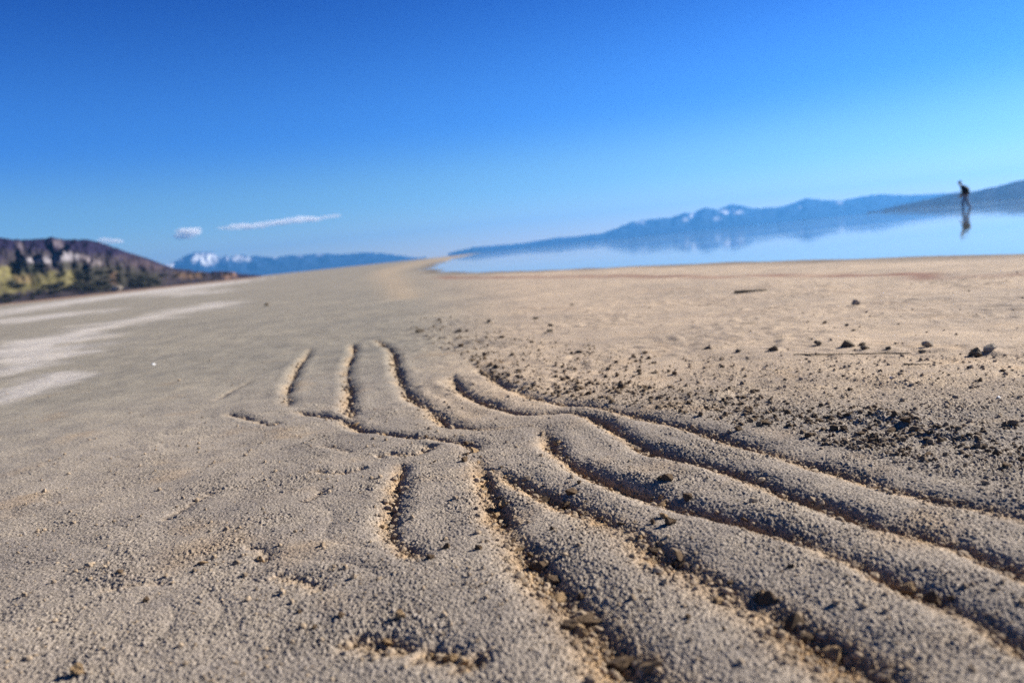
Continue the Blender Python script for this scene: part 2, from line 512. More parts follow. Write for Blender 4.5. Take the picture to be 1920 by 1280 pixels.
    c = mult(nt, mult(nt, mult(nt, mult(nt, at_.outputs['Color'], rA.outputs[0]), rB.outputs[0]), rC.outputs[0]), mult(nt, rD.outputs[0], rE.outputs[0]))
    nt.links.new(c, b.inputs['Base Color'])
    b.inputs['Roughness'].default_value = 0.9
    b.inputs['Specular IOR Level'].default_value = 0.25
    n1_ = noise_node(nt, 750, 3, .65)
    bp = N(nt, 'ShaderNodeBump'); bp.inputs['Strength'].default_value = 1.0; bp.inputs['Distance'].default_value = 0.0016
    nt.links.new(n1_.outputs[0], bp.inputs['Height'])
    n2_ = noise_node(nt, 120, 3, .6)
    bp2 = N(nt, 'ShaderNodeBump'); bp2.inputs['Strength'].default_value = 0.35; bp2.inputs['Distance'].default_value = 0.004
    nt.links.new(n2_.outputs[0], bp2.inputs['Height']); nt.links.new(bp.outputs[0], bp2.inputs['Normal'])
    nt.links.new(bp2.outputs[0], b.inputs['Normal'])
    # centre fan under the camera, as quads with a repeated vertex are not allowed: small triangles in a second pass
    o = mesh_np('ground', V, Q, m)
    bm = bmesh.new(); bm.from_mesh(o.data); bm.verts.ensure_lookup_table()
    cv = bm.verts[len(V) - 1]
    for k in range(na):
        bm.faces.new((bm.verts[(k + 1) % na], bm.verts[k], cv))
    bm.to_mesh(o.data); bm.free()
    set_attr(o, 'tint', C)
    tag(o, kind='structure')
    return o

build_ground()

# ------------------------------------------------------------------ lake
def build_water():
    m, nt, b = new_mat('lake_water')
    b.inputs['Base Color'].default_value = (.25, .29, .31, 1)
    b.inputs['IOR'].default_value = 1.33
    tc = N(nt, 'ShaderNodeTexCoord')
    mp = N(nt, 'ShaderNodeMapping'); mp.inputs['Scale'].default_value = (.35, 1.0, 1)
    nt.links.new(tc.outputs['Object'], mp.inputs['Vector'])
    n = N(nt, 'ShaderNodeTexNoise'); n.inputs['Scale'].default_value = 2.2; n.inputs['Detail'].default_value = 3
    nt.links.new(mp.outputs[0], n.inputs['Vector'])
    mp2 = N(nt, 'ShaderNodeMapping'); mp2.inputs['Scale'].default_value = (.03, .22, 1)
    nt.links.new(tc.outputs['Object'], mp2.inputs['Vector'])
    nr_ = N(nt, 'ShaderNodeTexNoise'); nr_.inputs['Scale'].default_value = 1.6; nr_.inputs['Detail'].default_value = 4
    nt.links.new(mp2.outputs[0], nr_.inputs['Vector'])
    rr_ = ramp(nt, nr_.outputs[0], [(.48, .012), (.68, .08)])
    nt.links.new(rr_.outputs[0], b.inputs['Roughness'])
    bp = N(nt, 'ShaderNodeBump'); bp.inputs['Strength'].default_value = 0.08; bp.inputs['Distance'].default_value = 0.02
    nt.links.new(n.outputs[0], bp.inputs['Height']); nt.links.new(bp.outputs[0], b.inputs['Normal'])
    # shoreline pushed a little way under the sand so that the beach itself draws the water's edge
    L = SHORE
    T = np.gradient(L, axis=0); T /= np.linalg.norm(T, axis=1)[:, None]
    nrm = np.stack([-T[:, 1], T[:, 0]], 1)
    off = np.clip(np.linalg.norm(L, axis=1) * .14, .5, 40)[:, None]
    out = L + nrm * off
    s = shore_dist(out[:, 0], out[:, 1])
    out = np.where((s > 0)[:, None], out, L - nrm * off)
    P = np.vstack([out, LAKE[len(SHORE):]])
    bm = bmesh.new()
    f = bm.faces.new([bm.verts.new((p[0], p[1], WATER_Z)) for p in P])
    bmesh.ops.triangulate(bm, faces=[f])
    for f in bm.faces:
        if f.normal.z < 0: f.normal_flip()
    me = bpy.data.meshes.new('lake_water'); bm.to_mesh(me); bm.free(); me.materials.append(m)
    o = bpy.data.objects.new('lake_water', me); COL.objects.link(o)
    tag(o, kind='structure')
build_water()

# ------------------------------------------------------------------ hills and mountains
def range_mesh(name, sil, d0, d1, base_z, mat, paint, n_az=320, n_t=46, jag=1.0, spur=.35, seed=1, back=.7):
    sil = np.array(sil, float)
    xs = np.linspace(sil[0, 0], sil[-1, 0], n_az)
    ys = np.interp(xs, sil[:, 0], sil[:, 1])
    ys = ys + jag * (gnoise(xs / 9., xs * 0 + seed, seed) * 1.2 + gnoise(xs / 3.5, xs * 0 + seed, seed + 1) * .5)
    az = np.empty(n_az); el = np.empty(n_az)
    for i in range(n_az):
        az[i], el[i] = far_dir(xs[i], ys[i])
    hr = np.maximum(CAM.z + el * d1, base_z + .002 * d1)
    t = np.concatenate([np.linspace(0, 1, n_t), np.linspace(1, 1 + back, 10)[1:]])
    rr = d0 + (d1 - d0) * t
    A, T = np.meshgrid(az, t, indexing='ij')
    Hh = np.repeat(hr[:, None], len(t), 1); RR = np.repeat(rr[None, :], n_az, 0)
    g = np.where(T <= 1, T ** 0.95, 1 - sstep(1, 1 + back, T))
    k = 60.0
    sp = fbm(A * k, T * 2.2, seed + 3, 4) * spur * np.clip(4 * T * (1 - T), 0, 1) * (T < 1)
    g = np.clip(g * (1 + sp), 0, None)
    g = np.where(T < 1, np.minimum(g, 0.985 * RR / d1), g)
    Z = base_z + (Hh - base_z) * g
    X = RR * np.sin(A); Y = RR * np.cos(A)
    V = np.stack([X, Y, Z], -1).reshape(-1, 3)
    nt_ = len(t)
    i = np.arange(n_az - 1)[:, None] * nt_; j = np.arange(nt_ - 1)[None, :]
    Q = np.stack([i + j, i + nt_ + j, i + nt_ + j + 1, i + j + 1], -1).reshape(-1, 4)[:, ::-1]
    o = mesh_np(name, V, Q, mat)
    set_attr(o, 'tint', paint(V, T.ravel(), A.ravel()))
    tag(o, kind='structure')
    return o, V, T.ravel(), A.ravel()

def range_mat(name, scale, bscale, bdist):
    m, nt, b = new_mat(name)
    a = N(nt, 'ShaderNodeAttribute', attribute_name='tint')
    n = noise_node(nt, scale, 5, .65)
    r = ramp(nt, n.outputs[0], [(0.3, .6), (0.7, 1.35)])
    nt.links.new(mult(nt, a.outputs['Color'], r.outputs[0]), b.inputs['Base Color'])
    b.inputs['Roughness'].default_value = 1
    b.inputs['Specular IOR Level'].default_value = 0
    n2 = noise_node(nt, bscale, 5, .6)
    bp = N(nt, 'ShaderNodeBump'); bp.inputs['Strength'].default_value = .8; bp.inputs['Distance'].default_value = bdist
    nt.links.new(n2.outputs[0], bp.inputs['Height']); nt.links.new(bp.outputs[0], b.inputs['Normal'])
    return m
MFAR = range_mat('far_mountain_rock', .01, .012, 12)
MHILL = range_mat('hillside', .12, .15, 1.5)

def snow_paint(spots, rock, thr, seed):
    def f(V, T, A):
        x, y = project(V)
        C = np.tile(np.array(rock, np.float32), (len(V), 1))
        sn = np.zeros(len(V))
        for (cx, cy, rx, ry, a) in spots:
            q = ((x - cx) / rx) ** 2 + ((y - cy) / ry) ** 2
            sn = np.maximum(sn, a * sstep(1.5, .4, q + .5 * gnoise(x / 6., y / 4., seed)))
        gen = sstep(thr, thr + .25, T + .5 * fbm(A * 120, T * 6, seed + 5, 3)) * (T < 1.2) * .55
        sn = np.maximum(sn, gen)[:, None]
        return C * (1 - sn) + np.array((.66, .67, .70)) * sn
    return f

# long range across the lake, with old snow in a few gullies
SIL_R = [(840,475),(865,468.5),(890,463),(930,460),(980,456),(1010,451),(1040,446),(1080,443),(1130,437),(1160,426),(1185,416),(1220,411),(1262,407),(1284,398),(1299,400),(1320,389),
         (1347,393),(1370,383),(1390,385),(1413,391),(1463,388),(1487,381),(1513,371),(1540,375),(1580,376),(1613,369),(1647,364),(1697,366),(1747,364),(1797,361),(1850,357),(1930,350),(2100,338),(2400,318)]
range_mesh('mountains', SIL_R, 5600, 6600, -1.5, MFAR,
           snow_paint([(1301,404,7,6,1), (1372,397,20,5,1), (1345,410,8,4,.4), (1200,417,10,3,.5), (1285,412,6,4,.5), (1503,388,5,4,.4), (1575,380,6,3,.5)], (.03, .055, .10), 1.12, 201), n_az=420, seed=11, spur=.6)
# snowy range to the left
SIL_L = [(150,510),(260,505),(300,500),(318,494),(332,488),(346,480),(360,475),(375,472),(396,473),(408,480),(415,483),(424,478),(432,483),(440,478),(455,477),(468,482),(480,479),
         (500,482),(520,482),(545,478),(565,478),(600,475),(640,477),(680,473),(720,475),(750,479),(770,482),(800,485)]
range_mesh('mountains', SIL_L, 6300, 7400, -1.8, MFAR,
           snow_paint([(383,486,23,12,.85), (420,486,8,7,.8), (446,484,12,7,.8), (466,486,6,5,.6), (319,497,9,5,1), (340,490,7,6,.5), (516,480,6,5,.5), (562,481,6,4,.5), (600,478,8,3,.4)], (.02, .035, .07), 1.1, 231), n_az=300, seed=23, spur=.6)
# darker headland on the right shore
SIL_H = [(1625,402),(1640,397),(1660,391.5),(1680,386),(1713,379),(1747,372),(1780,364),(1797,360),(1815,359),(1830,358.5),(1847,354),(1863,351),(1880,347),(1897,342),(1920,337),(1960,330),(2100,305),(2300,290)]
range_mesh('headland', SIL_H, 2300, 2900, -1.2, MFAR, snow_paint([], (.05, .055, .065), 1.6, 251), n_az=160, seed=37)
# brown and green island hill on the left
SIL_I = [(-420,420),(-250,428),(-120,432),(-60,440),(0,445),(25,449),(55,449),(85,447),(98,444),(112,448),(125,449),(165,449),(190,455),(215,464),(240,473),(270,482),(300,493),(322,502),(345,505),(372,509),(392,510),(415,508),(432,509),(448,513),(470,515),(492,516.5)]
def paint_hill(V, T, A):
    x, y = project(V)
    n = gnoise(x / 7., y / 5., 301); n2 = gnoise(x / 16., y / 9., 302); n3 = gnoise(x / 5. + y / 9., y / 14., 303)
    C = np.tile(np.array((.024, .020, .046), np.float32), (len(V), 1))
    def blend(msk, c):
        nonlocal C
        msk = np.clip(msk, 0, 1)[:, None]
        C = C * (1 - msk) + np.array(c) * msk
    def zone(P, soft, c, amp=.9):
        W = np.array(P, float)
        s, _ = poly_dist(x, y, np.vstack([W, W[:1]]))
        d = np.where(inpoly(x, y, W), np.abs(s), -np.abs(s)) / soft
        blend(amp * sstep(-1.3, 1.3, d + n * 1.2 + n2 * .8) * (1 - .45 * sstep(0, .5, n3)), c)
    zone([(0,505),(0,470),(120,470),(210,480),(330,505),(480,520),(480,540),(0,590)], 6, (.056, .047, .048))
    zone([(-300,480),(-100,480),(0,498),(30,503),(60,514),(95,508),(120,506),(156,504),(158,530),(120,540),(60,545),(0,552),(-300,570)], 4, (.165, .145, .062))
    zone([(25,518),(60,514),(60,528),(30,530)], 4, (.27, .19, .10), .7)
    zone([(45,484),(100,480),(130,474),(146,478),(146,488),(110,492),(70,496),(45,490)], 4, (.27, .25, .27))
    zone([(152,480),(170,484),(192,492),(188,502),(165,494)], 4, (.25, .21, .22))
    zone([(28,454),(40,455),(50,470),(42,474)], 3, (.17, .14, .15), .7)
    zone([(95,455),(112,448),(126,462),(116,470)], 3, (.17, .14, .155), .7)
    zone([(215,475),(260,482),(310,500),(300,508),(250,500)], 5, (.075, .055, .062), .8)
    zone([(18,490),(45,492),(75,498),(80,512),(50,515),(25,506)], 4, (.035, .04, .028))
    zone([(100,497),(125,490),(165,495),(210,498),(300,512),(300,540),(240,538),(190,545),(150,540),(145,512)], 5, (.05, .048, .036), .9)
    zone([(205,505),(218,510),(220,535),(206,532)], 3, (.15, .09, .06), .6)
    zone([(330,512),(380,513),(378,520),(340,522)], 3, (.24, .15, .09), .7)
    zone([(418,513),(440,512),(445,520),(420,522)], 3, (.28, .17, .12), .8)
    return C
hill, HV, HT, HA = range_mesh('hillside', SIL_I, 320, 620, -2.0, MHILL, paint_hill, n_az=420, n_t=70, jag=1.1, spur=.28, seed=41)

# ------------------------------------------------------------------ shrubs on the hill
MSHRUB = rock_mat('shrub_leaves', (.030, .032, .024), (.055, .054, .037), 1.2, bump=.3, bscale=3, bdist=.1)
MSTEM = rock_mat('shrub_stem', (.05, .035, .025), (.09, .07, .05), 4)
def shrub_meshes(seed):
    rs = random.Random(seed)
    bm = bmesh.new()
    lobes = [(rs.uniform(-1, 1) * .9, rs.uniform(-1, 1) * .7, rs.uniform(.55, 1.5), rs.uniform(.45, .8)) for _ in range(9)]
    for k in range(520):
        lx, ly, lz, lr = rs.choice(lobes)
        d = Vector((rs.gauss(0, 1), rs.gauss(0, 1), rs.gauss(0, 1))).normalized()
        p = Vector((lx, ly, lz)) + d * lr * rs.uniform(.6, 1.05)
        if p.z < .08: p.z = .08 + rs.random() * .2
        u = d.cross(Vector((rs.random(), rs.random(), rs.random() + .1))).normalized(); v = d.cross(u)
        u = (u + d * rs.uniform(-.5, .5)).normalized()
        s = rs.uniform(.09, .2)
        vs = [bm.verts.new(p + a * u * s + b * v * s * .6) for a, b in ((-1, 0), (0, -1), (1, 0), (0, 1))]
        bm.faces.new(vs)
    me = bpy.data.meshes.new('crown'); bm.to_mesh(me); bm.free(); me.materials.append(MSHRUB)
    bm = bmesh.new()
    for k in range(4):
        a = rs.uniform(0, 6.28); tip = Vector((math.cos(a) * .5, math.sin(a) * .4, 1.0))
        for q in range(5):
            pass
        ring0 = [bm.verts.new((math.cos(b) * .07, math.sin(b) * .07, -.3)) for b in (0, 1.57, 3.14, 4.71)]
        ring1 = [bm.verts.new(tip + Vector((math.cos(b) * .025, math.sin(b) * .025, 0))) for b in (0, 1.57, 3.14, 4.71)]
        for q in range(4):
            bm.faces.new((ring0[q], ring0[(q + 1) % 4], ring1[(q + 1) % 4], ring1[q]))
        bm.faces.new(ring1)
    mt = bpy.data.meshes.new('trunk'); bm.to_mesh(mt); bm.free(); mt.materials.append(MSTEM)
    return me, mt
SHR = [shrub_meshes(500 + i) for i in range(4)]
hx, hy = project(HV)
vis = np.nonzero((HT < .97) & (HT > .002))[0]
def hill_point(px_x, px_y):
    i = vis[np.argmin((hx[vis] - px_x) ** 2 + (hy[vis] - px_y) ** 2)]
    return Vector(HV[i])
SHRUB_TEXT = {
 'foot': ('dark shrub in the band along the foot of the brown hill, beside the flat', 'shrubs along the foot of the hill'),
 'slope': ('dark shrub on the hillside between the grassy slope and the pale rock', 'shrubs on the hillside above the grass'),
 'east': ('dark shrub in the thicket right of the grassy slope on the hill', 'shrubs right of the grassy slope'),
 'end': ('dark shrub on the low end of the hill below the snowy mountains', 'shrubs on the low end of the hill'),
}
def shrub(px_x, px_y, size, key):
    p = hill_point(px_x, px_y)
    e = bpy.data.objects.new('shrub', None); COL.objects.link(e)
    e.location = p; e.rotation_euler = (0, 0, random.uniform(0, 6.28))
    e.scale = (size * random.uniform(1.0, 1.5), size * random.uniform(.9, 1.2), size * random.uniform(.50, .75))
    tag(e, SHRUB_TEXT[key][0], 'shrub', SHRUB_TEXT[key][1])
    me, mt = random.choice(SHR)
    for nm, dm in (('crown', me), ('trunk', mt)):
        c = bpy.data.objects.new(nm, dm); COL.objects.link(c); c.parent = e
for k in range(34):
    x = random.uniform(0, 215); shrub(x, 571 - .13 * x - random.uniform(-1, 15) - (6 if 65 < x < 150 else 0), random.uniform(.8, 1.7), 'foot')
for k in range(20):
    t_ = random.random(); shrub(18 + t_ * 75, 494 + t_ * 8 + random.uniform(-4, 11), random.uniform(.5, 1.0), 'slope')
for k in range(46):
    x = random.uniform(142, 310); shrub(x, random.uniform(500 + .08 * (x - 142), 552 - .11 * (x - 142)), random.uniform(.8, 1.8), 'east')
for k in range(16):
    x = random.uniform(330, 445); shrub(x, random.uniform(514, 521), random.uniform(.7, 1.3), 'end')
for x, y, s in [(112,520,1.5),(118,515,1.2),(150,520,1.6),(20,536,1.5),(34,541,1.6)]:
    shrub(x, y, s, 'slope')

# ------------------------------------------------------------------ stones, clods, sticks
MMUD_SHADE = rock_mat('shaded_mud', (.070, .046, .027), (.16, .108, .066), 160, bump=.8, bscale=500, bdist=.001)  # backlit shade of the clods is put into this dark base colour
MCLOD = rock_mat('sandy_clod', (.25, .165, .085), (.41, .28, .16), 220, bump=.9, bscale=600, bdist=.001)
MSTONE = rock_mat('grey_stone', (.08, .062, .044), (.20, .16, .115), 60, bump=.7, bscale=260, bdist=.0015)
MPALE = rock_mat('pale_stone', (.22, .185, .15), (.42, .36, .29), 60, bump=.6, bscale=260, bdist=.0015)
MSALT = rock_mat('salt_crystal', (.75, .75, .75), (.9, .9, .9), 60, rough=.3)

def lump(seed, mat, name='stone', npts=13, ang=.10, flat=.8, lvl=2):
    """a lump of radius 1: the hull of scattered points, cut finer and roughened"""
    rs = random.Random(seed)
    bm = bmesh.new()
    for k in range(npts):
        d = Vector((rs.gauss(0, 1), rs.gauss(0, 1), rs.gauss(0, 1))).normalized() * rs.uniform(.8, 1.1)
        d.z *= flat
        bm.verts.new(d)
    bmesh.ops.convex_hull(bm, input=bm.verts)
    for v in [v for v in bm.verts if not v.link_faces]:
        bm.verts.remove(v)
    for k in range(lvl):
        bmesh.ops.triangulate(bm, faces=bm.faces)
        bmesh.ops.subdivide_edges(bm, edges=bm.edges, cuts=1, use_grid_fill=True, smooth=.06)
        for v in bm.verts:
            v.co *= 1 + rs.uniform(-ang, ang) * (.7 ** k)
    bmesh.ops.triangulate(bm, faces=bm.faces)
    bmesh.ops.recalc_face_normals(bm, faces=bm.faces)
    me = bpy.data.meshes.new(name); bm.to_mesh(me); bm.free()
    me.materials.append(mat)
    return me
MUD_M = [lump(600 + i, MMUD_SHADE, 'mud_clod', random.Random(i).choice((9, 11, 14)), .12, .9) for i in range(10)]
CLOD_M = [lump(640 + i, MCLOD, 'sand_clod', 12, .14, .85) for i in range(10)]

def put(name, me, px_x, px_y, wpx, label, cat, group=None, aspect=(1, 1, .75), sink=.25, rot=None):
    """an object wpx photo pixels wide resting on the sand where that pixel's ray meets it"""
    p = at(px_x, px_y)
    for _ in range(4):
        p = at(px_x, px_y, ground_z(p.x, p.y))
    depth = (p - CAM).dot(fw)
    s = wpx * depth / PF / 2
    o = bpy.data.objects.new(name, me); COL.objects.link(o)
    o.scale = (s * aspect[0], s * aspect[1], s * aspect[2])
    o.location = (p.x, p.y, ground_z(p.x, p.y) + s * aspect[2] * (.9 - 2 * sink) * .8)
    o.rotation_euler = (0, 0, random.uniform(0, 6.28) if rot is None else rot)
    tag(o, label, cat, group)
    return o

STONES = [
 (1327,654,15,'small grey stone at the left end of the row of stones','g'),
 (1384,660,14,'small pointed grey stone second from the left in the row of stones','g'),
 (1449,656,24,'grey double-topped stone left of the long thin twig','g'),
 (1532,647,22,'grey stone just above the middle of the long thin twig, left of the blocky one','g'),
 (1590,649,29,'large blocky dark stone above the long thin twig','g'),
 (1615,647,15,'upright dark stone touching the right side of the large blocky stone','g'),
 (1622,655,19,'low dark stone just below the upright stone beside the blocky one','g'),
 (1665,655,15,'small low stone at the right end of the long thin twig','g'),
 (1742,650,28,'wedge-shaped stone with a sunlit pale right side','p'),
 (1728,661,15,'small dark stone just below the wedge-shaped pale stone','g'),
 (1832,668,36,'large flat dark stone in front of the pale stone, near the right edge','g'),
 (1853,660,32,'long pale stone behind the large flat dark stone','p'),
 (1547,607,13,'small flat stone highest left in the upper trio of stones','g'),
 (1589,611,12,'small thin stone in the upper trio, on the bare sand','g'),
 (1600,620,11,'tiny dark stone lowest in the upper trio of stones','g'),
 (1605,571,22,'faint low sandy stone far out on the bare sand behind the trio','p'),
 (1005,598,12,'small dark stone left of a pair on the sand beyond the mud scatter','g'),
 (1034,611,14,'dark stone above its twin on the sand beyond the mud scatter','g'),
 (1030,622,15,'flat dark stone below its twin on the sand beyond the mud scatter','g'),
 (917,605,12,'low brown stone alone left of the stone pair','g'),
 (1087,661,16,'dark pointed stone alone between the mud scatter and the stone row','g'),
 (786,623,16,'dark stone at the top end of the sand ripples','g'),
 (860,623,16,'dark flat stone right of the top of the sand ripples','g'),
 (1073,572,8,'tiny stone far out on the bare sand toward the water','g'),
 (500,573,13,'small dark stone alone on the smooth left flat','g'),
]
for k, (x, y, wp, lab, kd) in enumerate(STONES):
    me = lump(700 + k, MPALE if kd == 'p' else MSTONE, 'stone', 12, .09, .85)
    put('stone', me, x, y, wp, lab, 'stone', 'stones lying on the sand', aspect=(1, .85, .72), sink=.18, rot=random.uniform(-.4, .4))

SINGLE = [
 (640,1155,19,'black angular mud clod below the watermark-high left sand, beside a smaller one', 'm'),
 (752,1157,26,'rounded sandy clod with a bright sunlit right side, alone near the front', 's'),
 (725,1203,24,'tall dark clod at the left end of the front hollow', 's'),
 (842,1228,44,'largest crumbly clod, standing in the front hollow', 's'),
 (868,1243,26,'clod leaning against the largest clod in the front hollow', 's'),
 (806,1214,20,'small clod just left of the largest clod in the front hollow', 's'),
 (838,1027,19,'dark clod on the smooth pad between the two front furrows, left of its twin', 'm'),
 (897,1029,17,'dark clod on the smooth pad between the two front furrows, right of its twin', 'm'),
 (807,1047,17,'dark clod at the lower end of the short curved furrow', 'm'),
 (1483,1064,17,'black clod alone on the smooth crest of the wide right ripple', 'm'),
 (1290,1158,16,'black clod alone on the crest at the bottom right', 'm'),
 (1356,1181,13,'smaller black clod lower right of the lone one on the bottom crest', 'm'),
 (1252,901,26,'dark jagged clod on top of the middle ripple crest', 'm'),
 (1236,899,15,'small dark clod touching the left of the jagged clod on the middle crest', 'm'),
 (1243,970,22,'reddish clod of the pair in the middle furrow', 's'),
 (1256,982,24,'dark clod of the pair in the middle furrow', 'm'),
 (1222,982,18,'dark clod left of the pair in the middle furrow', 'm'),
 (1072,925,28,'dark crumbly clod cluster on the furrow edge below the ripple junction', 'm'),
 (1087,906,13,'dark clod above the crumbly cluster on the ripple', 'm'),
 (1150,917,14,'small dark clod right of the crumbly cluster on the ripple', 'm'),
 (1035,992,12,'dark clod on the broad ripple between two furrows', 'm'),
 (876,865,22,'flat dark clod lying at the top of the smooth pad', 'm'),
 (815,866,10,'small dark clod left of the flat one on the smooth pad', 'm'),
 (716,990,12,'small dark clod left of the short curved furrow', 'm'),
 (148,1262,34,'orange-tan clod with a dark left side at the bottom left', 's'),
 (382,1056,20,'pale sandy clod alone on the left sand', 's'),
 (225,1074,17,'dark clod on the left sand above the long crack', 'm'),
 (275,1127,16,'small black clod under the long crack on the left sand', 'm'),
 (490,1050,20,'orange crumb cluster clod on the left sand', 's'),
 (590,1178,13,'small black clod near the front left', 'm'),
 (562,1148,14,'black clod left of the angular one near the front', 'm'),
 (1583,806,20,'tall pointed dark clod in the middle of the right scatter', 'm'),
 (1640,822,20,'round dark clod right of the tall pointed clod in the scatter', 'm'),
 (1700,800,26,'dark clod under the small crusted mound in the scatter', 'm'),
 (1385,806,16,'dark clod on the sandy strip below the dense scatter', 'm'),
]
for k, (x, y, wp, lab, kd) in enumerate(SINGLE):
    lab = lab.replace('below the watermark-high left sand', 'near the front, left of the rounded one')
    me = lump(760 + k, MMUD_SHADE if kd == 'm' else MCLOD, 'clod', 12, .13, .9)
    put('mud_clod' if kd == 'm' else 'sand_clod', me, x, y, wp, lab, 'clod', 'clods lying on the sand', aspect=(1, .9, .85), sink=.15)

def sample_in(px_poly, n, rs):
    P = np.array(px_poly, float); lo, hi = P.min(0), P.max(0); out = []
    while len(out) < n:
        c = rs.uniform(lo, hi, (n * 3, 2))
        out += [tuple(q) for q in c[inpoly(c[:, 0], c[:, 1], P)]]
    return out[:n]
rs_ = np.random.default_rng(5)
DARK_PX = [(885,682),(950,690),(1040,708),(1150,720),(1290,726),(1420,742),(1500,768),(1600,756),(1690,775),(1725,805),(1880,795),(1920,800),
           (1920,900),(1850,880),(1700,855),(1560,832),(1440,800),(1330,778),(1230,762),(1100,745),(985,724),(905,698)]
WIDE_PX = [(1180,640),(1400,655),(1500,690),(1700,690),(1920,690),(1920,790),(1720,770),(1600,745),(1480,745),(1300,715),(1190,690)]
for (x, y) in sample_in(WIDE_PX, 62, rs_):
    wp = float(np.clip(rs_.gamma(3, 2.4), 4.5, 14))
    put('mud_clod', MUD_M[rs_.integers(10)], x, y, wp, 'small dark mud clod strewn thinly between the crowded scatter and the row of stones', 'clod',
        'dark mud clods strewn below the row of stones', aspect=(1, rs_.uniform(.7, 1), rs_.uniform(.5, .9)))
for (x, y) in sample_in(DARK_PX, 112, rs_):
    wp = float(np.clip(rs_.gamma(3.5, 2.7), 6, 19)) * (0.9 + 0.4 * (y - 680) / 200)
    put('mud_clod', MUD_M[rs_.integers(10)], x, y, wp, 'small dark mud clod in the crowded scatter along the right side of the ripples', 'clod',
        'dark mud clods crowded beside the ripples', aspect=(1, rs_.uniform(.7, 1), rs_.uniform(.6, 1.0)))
MID_PX = [(770,590),(850,602),(940,625),(1060,645),(1180,662),(1280,690),(1300,720),(1150,714),(1040,702),(950,683),(880,672),(800,648)]
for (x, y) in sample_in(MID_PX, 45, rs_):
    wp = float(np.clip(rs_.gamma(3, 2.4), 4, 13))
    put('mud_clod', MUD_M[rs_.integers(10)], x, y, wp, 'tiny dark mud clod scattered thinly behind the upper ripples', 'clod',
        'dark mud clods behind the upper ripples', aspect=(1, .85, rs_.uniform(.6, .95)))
FC = [(FUR[0][0], 36, 'crumb of mud lying in the deep front furrow', 'mud clods in the deep front furrow'),
      (FUR[1][0], 36, 'crumb of mud lying in the long furrow running to the bottom right', 'mud clods in the long lower furrow'),
      (FUR[2][0], 14, 'crumb of mud lying in the middle furrow on the right', 'mud clods in the middle furrow'),
      (FUR[7][0], 10, 'crumb of mud lying in the level furrow across the ripples', 'mud clods in the level cross furrow')]
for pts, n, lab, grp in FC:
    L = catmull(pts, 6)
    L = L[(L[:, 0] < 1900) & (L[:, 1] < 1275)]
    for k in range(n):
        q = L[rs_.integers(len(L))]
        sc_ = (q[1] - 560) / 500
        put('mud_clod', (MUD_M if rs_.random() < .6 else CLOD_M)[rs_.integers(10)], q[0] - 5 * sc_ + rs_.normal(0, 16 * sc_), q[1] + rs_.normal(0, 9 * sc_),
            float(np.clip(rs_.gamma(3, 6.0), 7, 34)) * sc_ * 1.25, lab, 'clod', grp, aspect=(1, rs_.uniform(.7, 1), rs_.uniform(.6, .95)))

# sticks on the beach
MSTICK = rock_mat('weathered_wood', (.07, .055, .03), (.16, .13, .08), 40, bump=.6, bscale=300, bdist=.001)
def stick(p0, p1, r0, r1, label, bend=.03, twigs=(), seed=1):
    rs = random.Random(seed)
    n = 14
    a = Vector((*p0, ground_z(*p0) + r0 * .6)); b = Vector((*p1, ground_z(*p1) + r1 * .6))
    ax = (b - a); ln = ax.length; ax.normalize()
    side = ax.cross(Vector((0, 0, 1))).normalized(); upv = side.cross(ax)
    bm = bmesh.new()
    def tube(P, Rd):
        rings = []
        for i, (p, r) in enumerate(zip(P, Rd)):
            d = (P[min(i + 1, len(P) - 1)] - P[max(i - 1, 0)]).normalized()
            s = d.cross(Vector((0, 0, 1))).normalized(); u = s.cross(d)
            rings.append([bm.verts.new(p + (math.cos(k * .785) * s + math.sin(k * .785) * u) * r * rs.uniform(.85, 1.15)) for k in range(8)])
        for r0_, r1_ in zip(rings, rings[1:]):
            for k in range(8):
                bm.faces.new((r0_[k], r0_[(k + 1) % 8], r1_[(k + 1) % 8], r1_[k]))
        bm.faces.new(rings[0][::-1]); bm.faces.new(rings[-1])
    P = []
    for i in range(n):
        t = i / (n - 1)
        P.append(a.lerp(b, t) + side * (math.sin(t * 5) * bend * ln + rs.uniform(-.3, .3) * r0) + upv * rs.uniform(-.15, .15) * r0)
    tube(P, [r0 + (r1 - r0) * i / (n - 1) for i in range(n)])
    for t, l, ang in twigs:
        p = P[int(t * (n - 1))]
        d = (ax * math.cos(ang) + side * math.sin(ang) + upv * .25).normalized()
        tube([p, p + d * l * .5, p + d * l], [r1 * .8, r1 * .6, r1 * .4])
    bmesh.ops.recalc_face_normals(bm, faces=bm.faces)
    me = bpy.data.meshes.new('stick'); bm.to_mesh(me); bm.free(); me.materials.append(MSTICK)
    o = bpy.data.objects.new('stick', me); COL.objects.link(o)
    tag(o, label, 'stick')
stick(w2(1378, 549), w2(1437, 546), .0075, .004, 'short thick dark stick lying on the bare sand toward the water', .02, [(.4, .02, .6)], 3)
stick(w2(1488, 667), w2(1708, 661), .0015, .0010, 'long thin dark twig lying along the sand below the row of stones', .014, [(.55, .012, .8), (.8, .015, -.5)], 4)
stick(w2(1695, 684), w2(1745, 684), .0018, .0012, 'short thin twig on the rough sand below the wedge-shaped pale stone', .03, [(.5, .01, .9)], 5)
for x, y, wp, lab in [(288,684,8,'tiny white salt pebble on the smooth left flat'), (1672,709,9,'small glinting white salt pebble on the rough sand right of the twig'),
                      (1873,746,10,'small glinting white salt pebble at the right edge of the rough sand')]:
    put('salt_pebble', lump(900 + wp, MSALT, 'salt_pebble', 10, .06, .8, 1), x, y, wp, lab, 'pebble')
o = put('boulder', lump(930, MPALE, 'boulder', 12, .08, .7), 231, 545, 20, 'whitish boulder at the foot of the hill, between the shrubs and the flat', 'boulder')
p = hill_point(231, 545)
